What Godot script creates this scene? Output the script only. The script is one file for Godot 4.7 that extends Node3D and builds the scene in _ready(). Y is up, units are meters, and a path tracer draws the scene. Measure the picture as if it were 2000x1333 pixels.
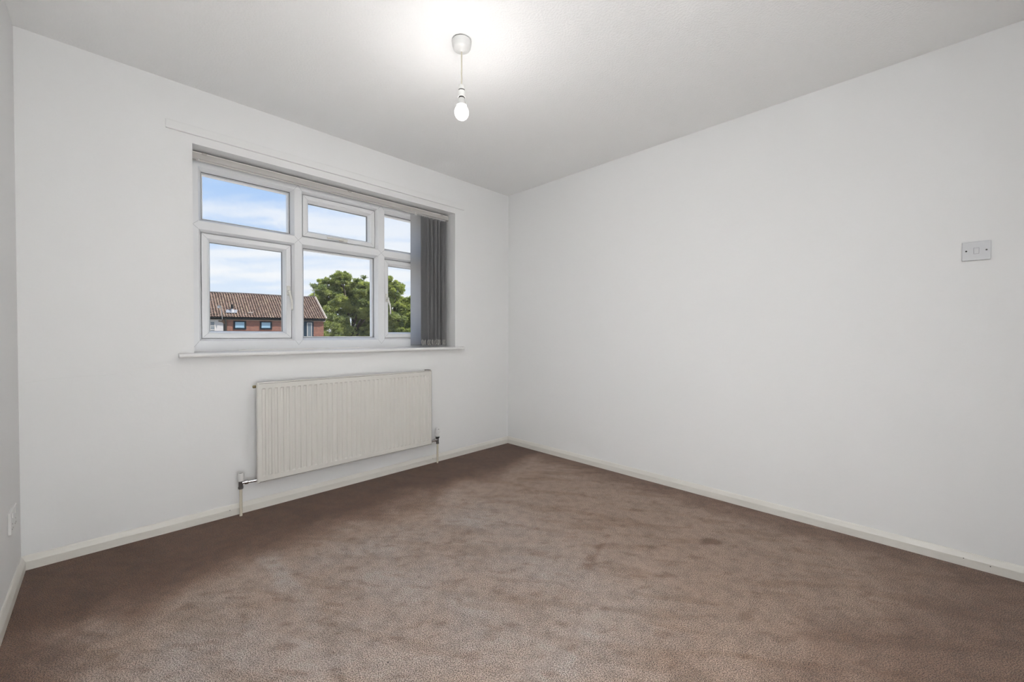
extends Node3D
# A small empty bedroom: window wall along z = 0, right-hand wall along x = 0, floor at y = 0.

const H := 2.4            # ceiling height
const L := 3.0415         # length of the window wall
const D := 3.30           # depth of the room
const FACE := -0.15       # room-side face of the window frame

var rng := RandomNumberGenerator.new()
var M := {}
var names := {}

# ---------------------------------------------------------------- helpers
func numbered(called: String) -> String:
	if not names.has(called):
		names[called] = 0
		return called
	names[called] += 1
	return "%s_%03d" % [called, names[called]]

func meta(o: Node, label := "", category := "", group := "", kind := "") -> Node:
	if label: o.set_meta("label", label)
	if category: o.set_meta("category", category)
	if group: o.set_meta("group", group)
	if kind: o.set_meta("kind", kind)
	return o

func thing(called: String, at := Vector3.ZERO, turn := 0.0) -> Node3D:
	var o := Node3D.new()
	o.name = numbered(called)
	add_child(o)
	o.position = at
	o.rotation.y = turn
	return o

func fresh() -> SurfaceTool:
	var st := SurfaceTool.new()
	st.begin(Mesh.PRIMITIVE_TRIANGLES)
	st.set_smooth_group(-1)
	return st

func mesh_of(st: SurfaceTool) -> ArrayMesh:
	st.generate_normals()
	return st.commit()

func part(called: String, m: Mesh, mat: Material, parent: Node, label := "") -> MeshInstance3D:
	var o := MeshInstance3D.new()
	o.name = called if parent != self else numbered(called)
	o.mesh = m
	o.material_override = mat
	o.cast_shadow = GeometryInstance3D.SHADOW_CASTING_SETTING_ON
	if label: o.set_meta("label", label)
	parent.add_child(o, true)
	return o

func tri(st: SurfaceTool, a: Vector3, b: Vector3, c: Vector3) -> void:
	st.add_vertex(a); st.add_vertex(b); st.add_vertex(c)

# a, b, c, d clockwise as seen from outside
func quad(st: SurfaceTool, a: Vector3, b: Vector3, c: Vector3, d: Vector3) -> void:
	tri(st, a, b, c); tri(st, a, c, d)

# triangles turned so that they face away from a middle point
func out_quad(st: SurfaceTool, a: Vector3, b: Vector3, c: Vector3, d: Vector3, away: Vector3) -> void:
	if (b - a).cross(c - a).dot(away) > 0.0:
		quad(st, a, d, c, b)
	else:
		quad(st, a, b, c, d)

func out_tri(st: SurfaceTool, a: Vector3, b: Vector3, c: Vector3, away: Vector3) -> void:
	if (b - a).cross(c - a).dot(away) > 0.0:
		tri(st, a, c, b)
	else:
		tri(st, a, b, c)

# box between two corners with chamfered edges
func box(st: SurfaceTool, lo: Vector3, hi: Vector3, r := 0.0, t := Transform3D.IDENTITY) -> void:
	st.set_smooth_group(-1)
	var c := (lo + hi) / 2.0
	var h := (hi - lo) / 2.0
	r = minf(r, minf(h.x, minf(h.y, h.z)) * 0.95)
	for ax in 3:
		var u := (ax + 1) % 3
		var v := (ax + 2) % 3
		for s in [-1.0, 1.0]:
			var q: Array[Vector3] = []
			for k in [[-1, -1], [1, -1], [1, 1], [-1, 1]]:
				var p := Vector3.ZERO
				p[ax] = s * h[ax]
				p[u] = k[0] * (h[u] - r)
				p[v] = k[1] * (h[v] - r)
				q.append(t * (c + p))
			var n := Vector3.ZERO
			n[ax] = s
			out_quad(st, q[0], q[1], q[2], q[3], t.basis * n)
	if r <= 0.0:
		return
	for ax in 3:                       # edges along ax
		var u := (ax + 1) % 3
		var v := (ax + 2) % 3
		for su in [-1.0, 1.0]:
			for sv in [-1.0, 1.0]:
				var a := Vector3.ZERO
				a[u] = su * h[u]; a[v] = sv * (h[v] - r); a[ax] = -(h[ax] - r)
				var b := a
				b[u] = su * (h[u] - r); b[v] = sv * h[v]
				var a2 := a; a2[ax] = h[ax] - r
				var b2 := b; b2[ax] = h[ax] - r
				var n := Vector3.ZERO
				n[u] = su; n[v] = sv
				out_quad(st, t * (c + a), t * (c + a2), t * (c + b2), t * (c + b), t.basis * n)
	for sx in [-1.0, 1.0]:
		for sy in [-1.0, 1.0]:
			for sz in [-1.0, 1.0]:
				var s := Vector3(sx, sy, sz)
				out_tri(st, t * (c + s * (h - Vector3(0, r, r))), t * (c + s * (h - Vector3(r, 0, r))), t * (c + s * (h - Vector3(r, r, 0))), t.basis * s)

# turned profile of (radius, height) points round the y axis; sharp where the profile bends by more than 40 degrees
func lathe(st: SurfaceTool, prof: Array, segs: int, t := Transform3D.IDENTITY) -> void:
	var group := 1
	for i in prof.size() - 1:
		var p: Vector2 = prof[i]
		var q: Vector2 = prof[i + 1]
		if i > 0:
			var before: Vector2 = p - prof[i - 1]
			if absf(before.angle_to(q - p)) > deg_to_rad(40):
				group += 1
		st.set_smooth_group(group)
		for k in segs:
			var a := TAU * k / segs
			var b := TAU * (k + 1) / segs
			var pa := t * Vector3(p.x * cos(a), p.y, p.x * sin(a))
			var pb := t * Vector3(p.x * cos(b), p.y, p.x * sin(b))
			var qa := t * Vector3(q.x * cos(a), q.y, q.x * sin(a))
			var qb := t * Vector3(q.x * cos(b), q.y, q.x * sin(b))
			var m := (a + b) / 2.0
			# outward on the side that lies to the right of the profile's direction
			var d := q - p
			var away := t.basis * Vector3(d.y * cos(m), -d.x, d.y * sin(m))
			if p.x > 1e-6: out_tri(st, pa, pb, qb if q.x > 1e-6 else qa, away)
			if q.x > 1e-6: out_tri(st, pa, qb, qa, away)
	st.set_smooth_group(-1)

# round bar through points
func tube(st: SurfaceTool, pts: Array, r: float, segs := 8, closed := false) -> void:
	st.set_smooth_group(7)
	var rings := []
	var n := pts.size()
	var side := Vector3.ZERO
	for i in n:
		var a: Vector3 = pts[(i - 1 + n) % n] if closed or i > 0 else pts[0]
		var b: Vector3 = pts[(i + 1) % n] if closed or i < n - 1 else pts[n - 1]
		var dir := (b - a).normalized()
		if side == Vector3.ZERO:
			side = dir.cross(Vector3.UP if absf(dir.y) < 0.9 else Vector3.RIGHT).normalized()
		side = (side - dir * side.dot(dir)).normalized()
		var up := dir.cross(side)
		var ring := []
		for k in segs:
			var w := TAU * k / segs
			ring.append(pts[i] + (side * cos(w) + up * sin(w)) * r)
		rings.append(ring)
	var last := n if closed else n - 1
	for i in last:
		var j := (i + 1) % n
		for k in segs:
			var l := (k + 1) % segs
			var mid: Vector3 = (rings[i][k] + rings[i][l] + rings[j][k] + rings[j][l]) / 4.0
			out_quad(st, rings[i][k], rings[i][l], rings[j][l], rings[j][k], mid - (pts[i] + pts[j]) / 2.0)
	if not closed:
		st.set_smooth_group(-1)
		for e in [[0, 1], [n - 1, n - 2]]:
			for k in segs:
				out_tri(st, pts[e[0]], rings[e[0]][k], rings[e[0]][(k + 1) % segs], pts[e[0]] - pts[e[1]])
	st.set_smooth_group(-1)

# flat polygon (in the given plane axes) pushed along a direction
func prism(st: SurfaceTool, poly: PackedVector2Array, o: Vector3, ex: Vector3, ey: Vector3, push: Vector3) -> void:
	st.set_smooth_group(-1)
	var idx := Geometry2D.triangulate_polygon(poly)
	var at := func(p: Vector2) -> Vector3: return o + ex * p.x + ey * p.y
	for i in range(0, idx.size(), 3):
		var a: Vector3 = at.call(poly[idx[i]])
		var b: Vector3 = at.call(poly[idx[i + 1]])
		var c: Vector3 = at.call(poly[idx[i + 2]])
		out_tri(st, a, b, c, -push)
		out_tri(st, a + push, b + push, c + push, push)
	var sgn := 1.0 if not Geometry2D.is_polygon_clockwise(poly) else -1.0
	for i in poly.size():
		var p := poly[i]
		var q := poly[(i + 1) % poly.size()]
		var d := (q - p) * sgn
		var away: Vector3 = ex * d.y - ey * d.x
		var a: Vector3 = at.call(p)
		var b: Vector3 = at.call(q)
		out_quad(st, a, b, b + push, a + push, away)

# one member of a frame: an open profile of (inwards, height above FACE) points swept from a to b; ends cut back by inwards * m
func member(st: SurfaceTool, a: Vector3, b: Vector3, inw: Vector3, prof: Array, m0: float, m1: float, gap := 0.0004) -> void:
	st.set_smooth_group(-1)
	var along := (b - a).normalized()
	var zed := Vector3(0, 0, 1)
	for i in prof.size() - 1:
		var p: Vector2 = prof[i]
		var q: Vector2 = prof[i + 1]
		var d := q - p
		var away := (zed * d.x - inw * d.y)
		out_quad(st, a + inw * p.x + zed * p.y + along * (p.x * m0 + gap), b + inw * p.x + zed * p.y - along * (p.x * m1 + gap),
			b + inw * q.x + zed * q.y - along * (q.x * m1 + gap), a + inw * q.x + zed * q.y + along * (q.x * m0 + gap), away)

func ring(st: SurfaceTool, x0: float, x1: float, y0: float, y1: float, z: float, prof: Array) -> void:
	member(st, Vector3(x0, y0, z), Vector3(x1, y0, z), Vector3.UP, prof, 1, 1)
	member(st, Vector3(x1, y0, z), Vector3(x1, y1, z), Vector3.LEFT, prof, 1, 1)
	member(st, Vector3(x1, y1, z), Vector3(x0, y1, z), Vector3.DOWN, prof, 1, 1)
	member(st, Vector3(x0, y1, z), Vector3(x0, y0, z), Vector3.RIGHT, prof, 1, 1)

func mat(called: String, c: Color, rough := 0.5, metal := 0.0) -> StandardMaterial3D:
	var m := StandardMaterial3D.new()
	m.resource_name = called
	m.albedo_color = c
	m.roughness = rough
	m.metallic = metal
	M[called] = m
	return m

func lin(r: float, g: float, b: float) -> Color:
	return Color(r, g, b).linear_to_srgb()

func noise(kind: int, freq: float, oct := 1, sd := 1) -> FastNoiseLite:
	var n := FastNoiseLite.new()
	n.noise_type = kind
	n.frequency = freq
	n.seed = sd
	n.fractal_type = FastNoiseLite.FRACTAL_FBM if oct > 1 else FastNoiseLite.FRACTAL_NONE
	n.fractal_octaves = oct
	return n

func ntex(n: FastNoiseLite, side: int, ramp: Gradient = null) -> NoiseTexture2D:
	var t := NoiseTexture2D.new()
	t.width = side
	t.height = side
	t.seamless = true
	t.seamless_blend_skirt = 0.15
	t.noise = n
	if ramp: t.color_ramp = ramp
	return t

func grad(stops: Array) -> Gradient:
	var g := Gradient.new()
	var o := PackedFloat32Array()
	var c := PackedColorArray()
	for s in stops:
		o.append(s[0]); c.append(s[1])
	g.offsets = o
	g.colors = c
	return g

# ---------------------------------------------------------------- the scene
func _ready() -> void:
	rng.seed = 20240611
	camera()
	sky_and_sun()
	materials()
	room_shell()
	window_1()
	pendant()
	radiator()
	blind()
	switch_and_socket()
	outside()

func camera() -> void:
	var cam := Camera3D.new()
	cam.name = "camera"
	add_child(cam)
	cam.position = Vector3(-2.77198, 1.05275, 2.80428)
	cam.rotation_order = EULER_ORDER_YXZ
	cam.rotation = Vector3(deg_to_rad(-0.83856), deg_to_rad(-45.23657), deg_to_rad(0.11281))
	cam.fov = rad_to_deg(2.0 * atan(666.5 / 789.7))
	cam.near = 0.02
	cam.far = 500.0
	cam.current = true

func sky_and_sun() -> void:
	var env := Environment.new()
	env.background_mode = Environment.BG_SKY
	env.tonemap_mode = Environment.TONE_MAPPER_LINEAR
	env.tonemap_exposure = 1.0
	env.sdfgi_enabled = true
	env.ssao_enabled = true
	env.ssil_enabled = true
	var sky := Sky.new()
	var sm := PanoramaSkyMaterial.new()
	sm.panorama = ImageTexture.create_from_image(sky_image())
	sm.energy_multiplier = 1.0
	sky.sky_material = sm
	env.sky = sky
	var we := WorldEnvironment.new()
	we.name = "world_environment"
	we.environment = env
	add_child(we)
	var sun := DirectionalLight3D.new()
	sun.name = "sun"
	sun.light_energy = 2.8
	sun.light_color = Color(1.0, 0.96, 0.9)
	sun.light_angular_distance = 0.6
	sun.shadow_enabled = true
	add_child(sun)
	sun.look_at_from_position(Vector3(3.4, 7.0, 4.6), Vector3.ZERO)

# summer sky: blue above, pale towards the horizon, thin wisps of cloud all round
func sky_image() -> Image:
	var w := 2048
	var h := 1024
	var im := Image.create(w, h, false, Image.FORMAT_RGBF)
	im.fill(Color(0.22, 0.25, 0.2))
	var n1 := noise(FastNoiseLite.TYPE_SIMPLEX_SMOOTH, 1.0, 5, 135)
	n1.fractal_gain = 0.55
	n1.domain_warp_enabled = true
	n1.domain_warp_amplitude = 0.35
	n1.domain_warp_frequency = 1.3
	var zen := Color(0.14, 0.32, 0.74)
	var blue := Color(0.26, 0.51, 0.93)
	var pale := Color(0.90, 0.96, 1.0)
	for y in h / 2:
		var el := (0.5 - (y + 0.5) / h) * PI
		var s := sin(el)
		var k := clampf(el / deg_to_rad(24.0), 0, 1)
		var base := pale.lerp(blue, pow(k, 0.85)).lerp(zen, clampf((el - deg_to_rad(20)) / deg_to_rad(70), 0, 1))
		for x in w:
			var az := (x + 0.5) / w * TAU
			# clouds lie in a flat sheet overhead
			var hgt := 1.0 / (s + 0.16)
			var px := sin(az) * cos(el) * hgt
			var pz := -cos(az) * cos(el) * hgt
			var c := n1.get_noise_2d((px * 0.8 + pz * 0.6) * 0.55, (pz * 0.8 - px * 0.6) * 1.5)
			c = smoothstep(-0.28, 0.42, c + 0.14 * (1.0 - k)) * (0.95 - 0.4 * k)
			im.set_pixel(x, y, base.lerp(Color(0.97, 0.985, 1.0), c))
	return im

func materials() -> void:
	var paint := mat("wall paint", lin(0.86, 0.858, 0.852), 0.75)
	paint.heightmap_enabled = true
	paint.heightmap_texture = ntex(noise(FastNoiseLite.TYPE_SIMPLEX_SMOOTH, 0.02, 4, 3), 1024)
	paint.heightmap_scale = 0.035
	paint.uv1_triplanar = true
	paint.uv1_world_triplanar = true
	paint.uv1_scale = Vector3.ONE * 1.1
	var artex := mat("stippled ceiling paint", lin(0.965, 0.963, 0.957), 0.8)
	artex.heightmap_enabled = true
	artex.heightmap_texture = ntex(noise(FastNoiseLite.TYPE_SIMPLEX_SMOOTH, 0.045, 3, 9), 1024)
	artex.heightmap_scale = 0.12
	artex.uv1_triplanar = true
	artex.uv1_world_triplanar = true
	artex.uv1_scale = Vector3.ONE * 1.6
	var gloss := mat("cream gloss paint", lin(0.76, 0.735, 0.68), 0.32)
	gloss.heightmap_enabled = true
	gloss.heightmap_texture = ntex(noise(FastNoiseLite.TYPE_SIMPLEX, 0.01, 3, 5), 512)
	gloss.heightmap_scale = 0.12
	gloss.uv1_triplanar = true
	gloss.uv1_world_triplanar = true
	gloss.uv1_scale = Vector3(1.5, 4, 1.5)
	mat("white gloss paint", lin(0.84, 0.835, 0.82), 0.35)
	mat("batten paint", lin(0.85, 0.848, 0.84), 0.55)
	mat("window plastic", lin(0.83, 0.835, 0.845), 0.28)
	mat("seam", lin(0.36, 0.36, 0.37), 0.6)
	mat("gasket", lin(0.2, 0.205, 0.21), 0.7)
	mat("handle plastic", lin(0.78, 0.765, 0.71), 0.35)
	var glass := mat("window glass", Color(0.95, 0.98, 0.97, 0.02), 0.0)
	glass.transparency = BaseMaterial3D.TRANSPARENCY_ALPHA
	glass.metallic_specular = 0.14
	mat("white plastic", lin(0.76, 0.755, 0.74), 0.3)
	mat("switch plastic", lin(0.64, 0.645, 0.66), 0.35)
	mat("rose plastic", lin(0.72, 0.715, 0.70), 0.35)
	mat("cord", lin(0.62, 0.57, 0.47), 0.6)
	mat("dark gap", lin(0.03, 0.025, 0.022), 0.7)
	mat("lamp base plastic", lin(0.66, 0.655, 0.64), 0.4)
	var lit := mat("lit bulb glass", Color(1, 1, 1), 0.4)
	lit.emission_enabled = true
	lit.emission = Color(1.0, 0.99, 0.97)
	lit.emission_energy_multiplier = 1.6
	mat("radiator enamel", lin(0.72, 0.70, 0.655), 0.33)
	mat("chrome", lin(0.62, 0.62, 0.63), 0.16, 1.0)
	mat("dull metal", lin(0.17, 0.165, 0.16), 0.35, 0.9)
	mat("brass", lin(0.33, 0.27, 0.15), 0.35, 0.9)
	mat("pipe paint", lin(0.66, 0.61, 0.5), 0.4)
	mat("black plastic", lin(0.02, 0.02, 0.02), 0.4)
	mat("headrail", lin(0.52, 0.50, 0.475), 0.35)
	mat("headrail lip", lin(0.86, 0.83, 0.79), 0.3)
	var cloth := mat("blind fabric", lin(0.105, 0.105, 0.11), 0.9)
	cloth.cull_mode = BaseMaterial3D.CULL_DISABLED
	cloth.backlight_enabled = true
	cloth.backlight = lin(0.82, 0.82, 0.83)
	mat("chain", lin(0.62, 0.6, 0.55), 0.4)
	mat("screw", lin(0.03, 0.03, 0.03), 0.4, 0.5)

	var carpet := mat("carpet pile", Color.WHITE, 0.97)
	var g1 := noise(FastNoiseLite.TYPE_SIMPLEX_SMOOTH, 0.125, 3, 21)
	g1.fractal_gain = 0.7
	carpet.albedo_texture = ntex(g1, 2048, grad([[0.0, lin(0.03, 0.022, 0.018)], [0.3, lin(0.12, 0.094, 0.08)], [0.5, lin(0.45, 0.38, 0.337)], [0.68, lin(0.78, 0.70, 0.645)], [1.0, lin(0.92, 0.86, 0.81)]]))
	carpet.uv1_scale = Vector3(0.8, 0.8, 1)
	carpet.heightmap_enabled = true
	carpet.heightmap_texture = carpet.albedo_texture
	carpet.heightmap_scale = 0.4
	carpet.rim_enabled = true
	carpet.rim = 0.35
	carpet.rim_tint = 0.6
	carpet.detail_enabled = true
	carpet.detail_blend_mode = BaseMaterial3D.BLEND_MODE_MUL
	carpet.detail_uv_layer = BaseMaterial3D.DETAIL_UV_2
	carpet.detail_albedo = ImageTexture.create_from_image(pile_and_shade_image())

# worn and brushed carpet patches plus painted wall shade, one texture over the floor
func pile_and_shade_image() -> Image:
	var w := 512
	var im := Image.create(w, w, false, Image.FORMAT_RGBF)
	var a := noise(FastNoiseLite.TYPE_SIMPLEX_SMOOTH, 1.0, 4, 31)
	a.domain_warp_enabled = true
	a.domain_warp_amplitude = 0.25
	a.domain_warp_frequency = 2.0
	var b := noise(FastNoiseLite.TYPE_SIMPLEX_SMOOTH, 1.0, 3, 57)
	var pale := Color(1.0, 0.985, 0.98)
	var tan := Color(0.92, 0.838, 0.775)
	var brown := Color(0.50, 0.345, 0.24)
	for j in w:
		for i in w:
			var x := -L + L * (i + 0.5) / w
			var z := D * (j + 0.5) / w
			var n1 := a.get_noise_2d(x * 2.0, z * 2.0)
			var n2 := a.get_noise_2d(50.0 + x * 5.0, z * 5.0)
			var strokes := b.get_noise_2d((x * 0.55 + z * 0.83) * 1.6, (z * 0.55 - x * 0.83) * 8.0)
			# worn pale field in the middle of the room, tan where the pile lies the other way
			var field := smoothstep(0.45, 1.15, z + 0.25 * n1) * smoothstep(-0.75, -1.45, x + 0.35 * (z - 1.7) * 0.6 + 0.2 * n1) * (1.0 - 0.8 * smoothstep(1.8, 2.1, z + 0.18 * x + 0.1 * n2))
			field = clampf(field * (0.72 + 0.55 * n1 + 0.2 * strokes), 0, 1)
			# line left by the edge of some furniture
			var line := smoothstep(0.085, 0.02, absf(x + 2.235 + 0.03 * n2)) * smoothstep(0.5, 0.66, z) * smoothstep(2.0, 1.5, z)
			field = maxf(field, line * (0.75 + 0.4 * n2))
			var c := tan.lerp(pale, field)
			# darker pile and painted shade along window and side walls, browner towards back right
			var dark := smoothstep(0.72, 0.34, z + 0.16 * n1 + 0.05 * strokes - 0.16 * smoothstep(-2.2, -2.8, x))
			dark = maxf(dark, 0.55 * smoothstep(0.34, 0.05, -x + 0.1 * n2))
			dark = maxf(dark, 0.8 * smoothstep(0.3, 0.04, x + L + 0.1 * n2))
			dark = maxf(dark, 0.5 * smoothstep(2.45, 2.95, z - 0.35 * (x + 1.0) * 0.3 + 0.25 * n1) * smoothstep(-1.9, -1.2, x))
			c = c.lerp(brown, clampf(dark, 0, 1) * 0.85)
			# single scuffs: creases by the middle and short strokes
			if x < -0.9 and x > -1.36: c = c.lerp(brown, 0.34 * smoothstep(-0.2, 0.3, n2 + strokes) * smoothstep(0.04, 0.008, absf(z - 1.69 + (x + 0.97) * 0.30 + 0.035 * n2)) )
			c = c.lerp(brown, 0.5 * smoothstep(0.05, 0.02, Vector2(x + 0.6, z - 2.09).length() + 0.03 * n2))
			c = c.lerp(brown, 0.2 * smoothstep(0.25, 0.6, b.get_noise_2d(90.0 + (x + z) * 4.5, (z - x) * 9.0)) * smoothstep(0.5, 0.8, z))
			c = c.lerp(Color(c.r * 0.93, c.g * 0.905, c.b * 0.88), smoothstep(0.0, 0.5, strokes))
			# fine mottling where tufts lean this way and that
			var mottle := 1.0 + 0.10 * clampf(b.get_noise_2d(200.0 + x * 16.0, z * 16.0) + 0.5 * n2, -0.9, 0.4)
			im.set_pixel(i, j, Color(minf(c.r * mottle, 1.0), minf(c.g * mottle, 1.0), minf(c.b * mottle, 1.0)))
	im.convert(Image.FORMAT_RGB8)
	return im

# ---------------------------------------------------------------- room
func struct(called: String, st: SurfaceTool, m: Material, label: String, category: String) -> MeshInstance3D:
	var o := part(called, mesh_of(st), m, self)
	meta(o, label, category, "", "structure")
	return o

func room_shell() -> void:
	# floor: carpet surface at y = 0 on a slab
	var st := fresh()
	st.set_smooth_group(-1)
	var n := 24
	for i in n:
		for j in n:
			var f := func(a: int, b: int) -> void:
				st.set_uv(Vector2(L * a / n, D * b / n))
				st.set_uv2(Vector2(float(a) / n, float(b) / n))
				st.add_vertex(Vector3(-L + L * a / n, 0, D * b / n))
			f.call(i, j); f.call(i + 1, j); f.call(i + 1, j + 1)
			f.call(i, j); f.call(i + 1, j + 1); f.call(i, j + 1)
	st.generate_normals()
	st.generate_tangents()
	var fl := MeshInstance3D.new()
	fl.name = "floor"
	fl.mesh = st.commit()
	fl.material_override = M["carpet pile"]
	add_child(fl)
	meta(fl, "brown twist-pile carpet covering the whole floor with brushed marks", "floor", "", "structure")
	st = fresh()
	box(st, Vector3(-L - 0.15, -0.25, -0.3), Vector3(0.15, -0.004, D + 0.15))
	part("floor_slab", mesh_of(st), M["wall paint"], fl)

	st = fresh()
	box(st, Vector3(-L - 0.15, H, -0.3), Vector3(0.15, H + 0.25, D + 0.15))
	struct("ceiling", st, M["stippled ceiling paint"], "white stippled ceiling over the empty bedroom", "ceiling")

	# window wall with its opening
	st = fresh()
	var ox0 := -2.425
	var ox1 := -0.641
	var oy0 := 0.926
	var oy1 := 2.097
	box(st, Vector3(-L - 0.15, 0, -0.3), Vector3(ox0, H, 0))
	box(st, Vector3(ox1, 0, -0.3), Vector3(0.15, H, 0))
	box(st, Vector3(ox0, 0, -0.3), Vector3(ox1, oy0, 0))
	box(st, Vector3(ox0, oy1, -0.3), Vector3(ox1, H, 0))
	struct("wall_north", st, M["wall paint"], "white wall that holds the window above the radiator", "wall")
	st = fresh()
	box(st, Vector3(0, 0, 0), Vector3(0.15, H, D))
	struct("wall_east", st, M["wall paint"], "long bare white wall with the light switch", "wall")
	st = fresh()
	box(st, Vector3(-L - 0.15, 0, 0), Vector3(-L, H, D))
	struct("wall_west", st, M["wall paint"], "white side wall with the low power socket at the edge", "wall")
	# wall behind the camera, with the doorway added for fill light
	st = fresh()
	var dx0 := -2.96
	var dx1 := -2.16
	box(st, Vector3(-L - 0.15, 0, D), Vector3(dx0, H, D + 0.12))
	box(st, Vector3(dx1, 0, D), Vector3(0.15, H, D + 0.12))
	box(st, Vector3(dx0, 2.02, D), Vector3(dx1, H, D + 0.12))
	struct("wall_south", st, M["wall paint"], "white wall behind the camera with the added doorway", "wall")
	landing(dx0, dx1)

	# skirting boards with a splayed top
	var prof := PackedVector2Array([Vector2(0, 0), Vector2(0.014, 0), Vector2(0.014, 0.0375), Vector2(0.0132, 0.0395), Vector2(0.006, 0.058), Vector2(0.003, 0.0625), Vector2(0, 0.063)])
	st = fresh()
	prism(st, prof, Vector3(-L, 0, 0), Vector3(0, 0, 1), Vector3.UP, Vector3(L, 0, 0))
	struct("baseboard_north", st, M["cream gloss paint"], "cream gloss skirting board under the window and radiator", "skirting board")
	st = fresh()
	prism(st, prof, Vector3(0, 0, 0.003), Vector3(-1, 0, 0), Vector3.UP, Vector3(0, 0, D - 0.003))
	struct("baseboard_east", st, M["cream gloss paint"], "cream gloss skirting board along the long bare wall", "skirting board")
	st = fresh()
	prism(st, prof, Vector3(-L, 0, 0.016), Vector3(1, 0, 0), Vector3.UP, Vector3(0, 0, D - 0.016))
	struct("baseboard_west", st, M["cream gloss paint"], "short visible stretch of cream skirting board below the power socket", "skirting board")
	st = fresh()
	prism(st, prof, Vector3(-L, 0, D), Vector3(0, 0, -1), Vector3.UP, Vector3(L, 0, 0))
	struct("baseboard_south", st, M["cream gloss paint"], "cream skirting board behind the camera", "skirting board")

	# small dark nail holes in the skirting, a speck of dirt on the carpet
	for h in [["baseboard_east", Vector3(-0.0138, 0.036, 2.98)], ["baseboard_east", Vector3(-0.0138, 0.030, 3.06)], ["baseboard_east", Vector3(-0.0138, 0.032, 0.19)], ["baseboard_north", Vector3(-2.27, 0.036, 0.0138)], ["baseboard_north", Vector3(-0.88, 0.036, 0.0138)], ["floor", Vector3(-2.14, 0.001, 1.62)]]:
		st = fresh()
		lathe(st, [Vector2(0.0001, -0.0022), Vector2(0.0018, -0.0012), Vector2(0.0022, 0.0), Vector2(0.0018, 0.0012), Vector2(0.0001, 0.0022)], 8, Transform3D(Basis.IDENTITY, h[1]))
		part("dirt_speck" if h[0] == "floor" else "nail_hole", mesh_of(st), M["dark gap"], get_node(h[0]))

	# painted curtain batten above the window
	st = fresh()
	box(st, Vector3(-2.536, 2.142, -0.002), Vector3(-0.545, 2.188, 0.012), 0.002)
	struct("trim_1", st, M["batten paint"], "long thin white painted curtain batten above the window", "batten")

	# hairline crack in the plaster left of the radiator
	st = fresh()
	var pts := []
	for i in 40:
		var k := i / 39.0
		pts.append(Vector3(lerpf(-3.02, -2.52, k), lerpf(0.836, 0.884, k) + 0.006 * sin(k * 9.0) + rng.randf_range(-0.0018, 0.0018), 0.0))
	tube(st, pts, 0.0007, 4)
	var crack := part("plaster_crack", mesh_of(st), M["wall paint"], get_node("wall_north"))
	crack.set_meta("label", "hairline crack")

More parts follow.
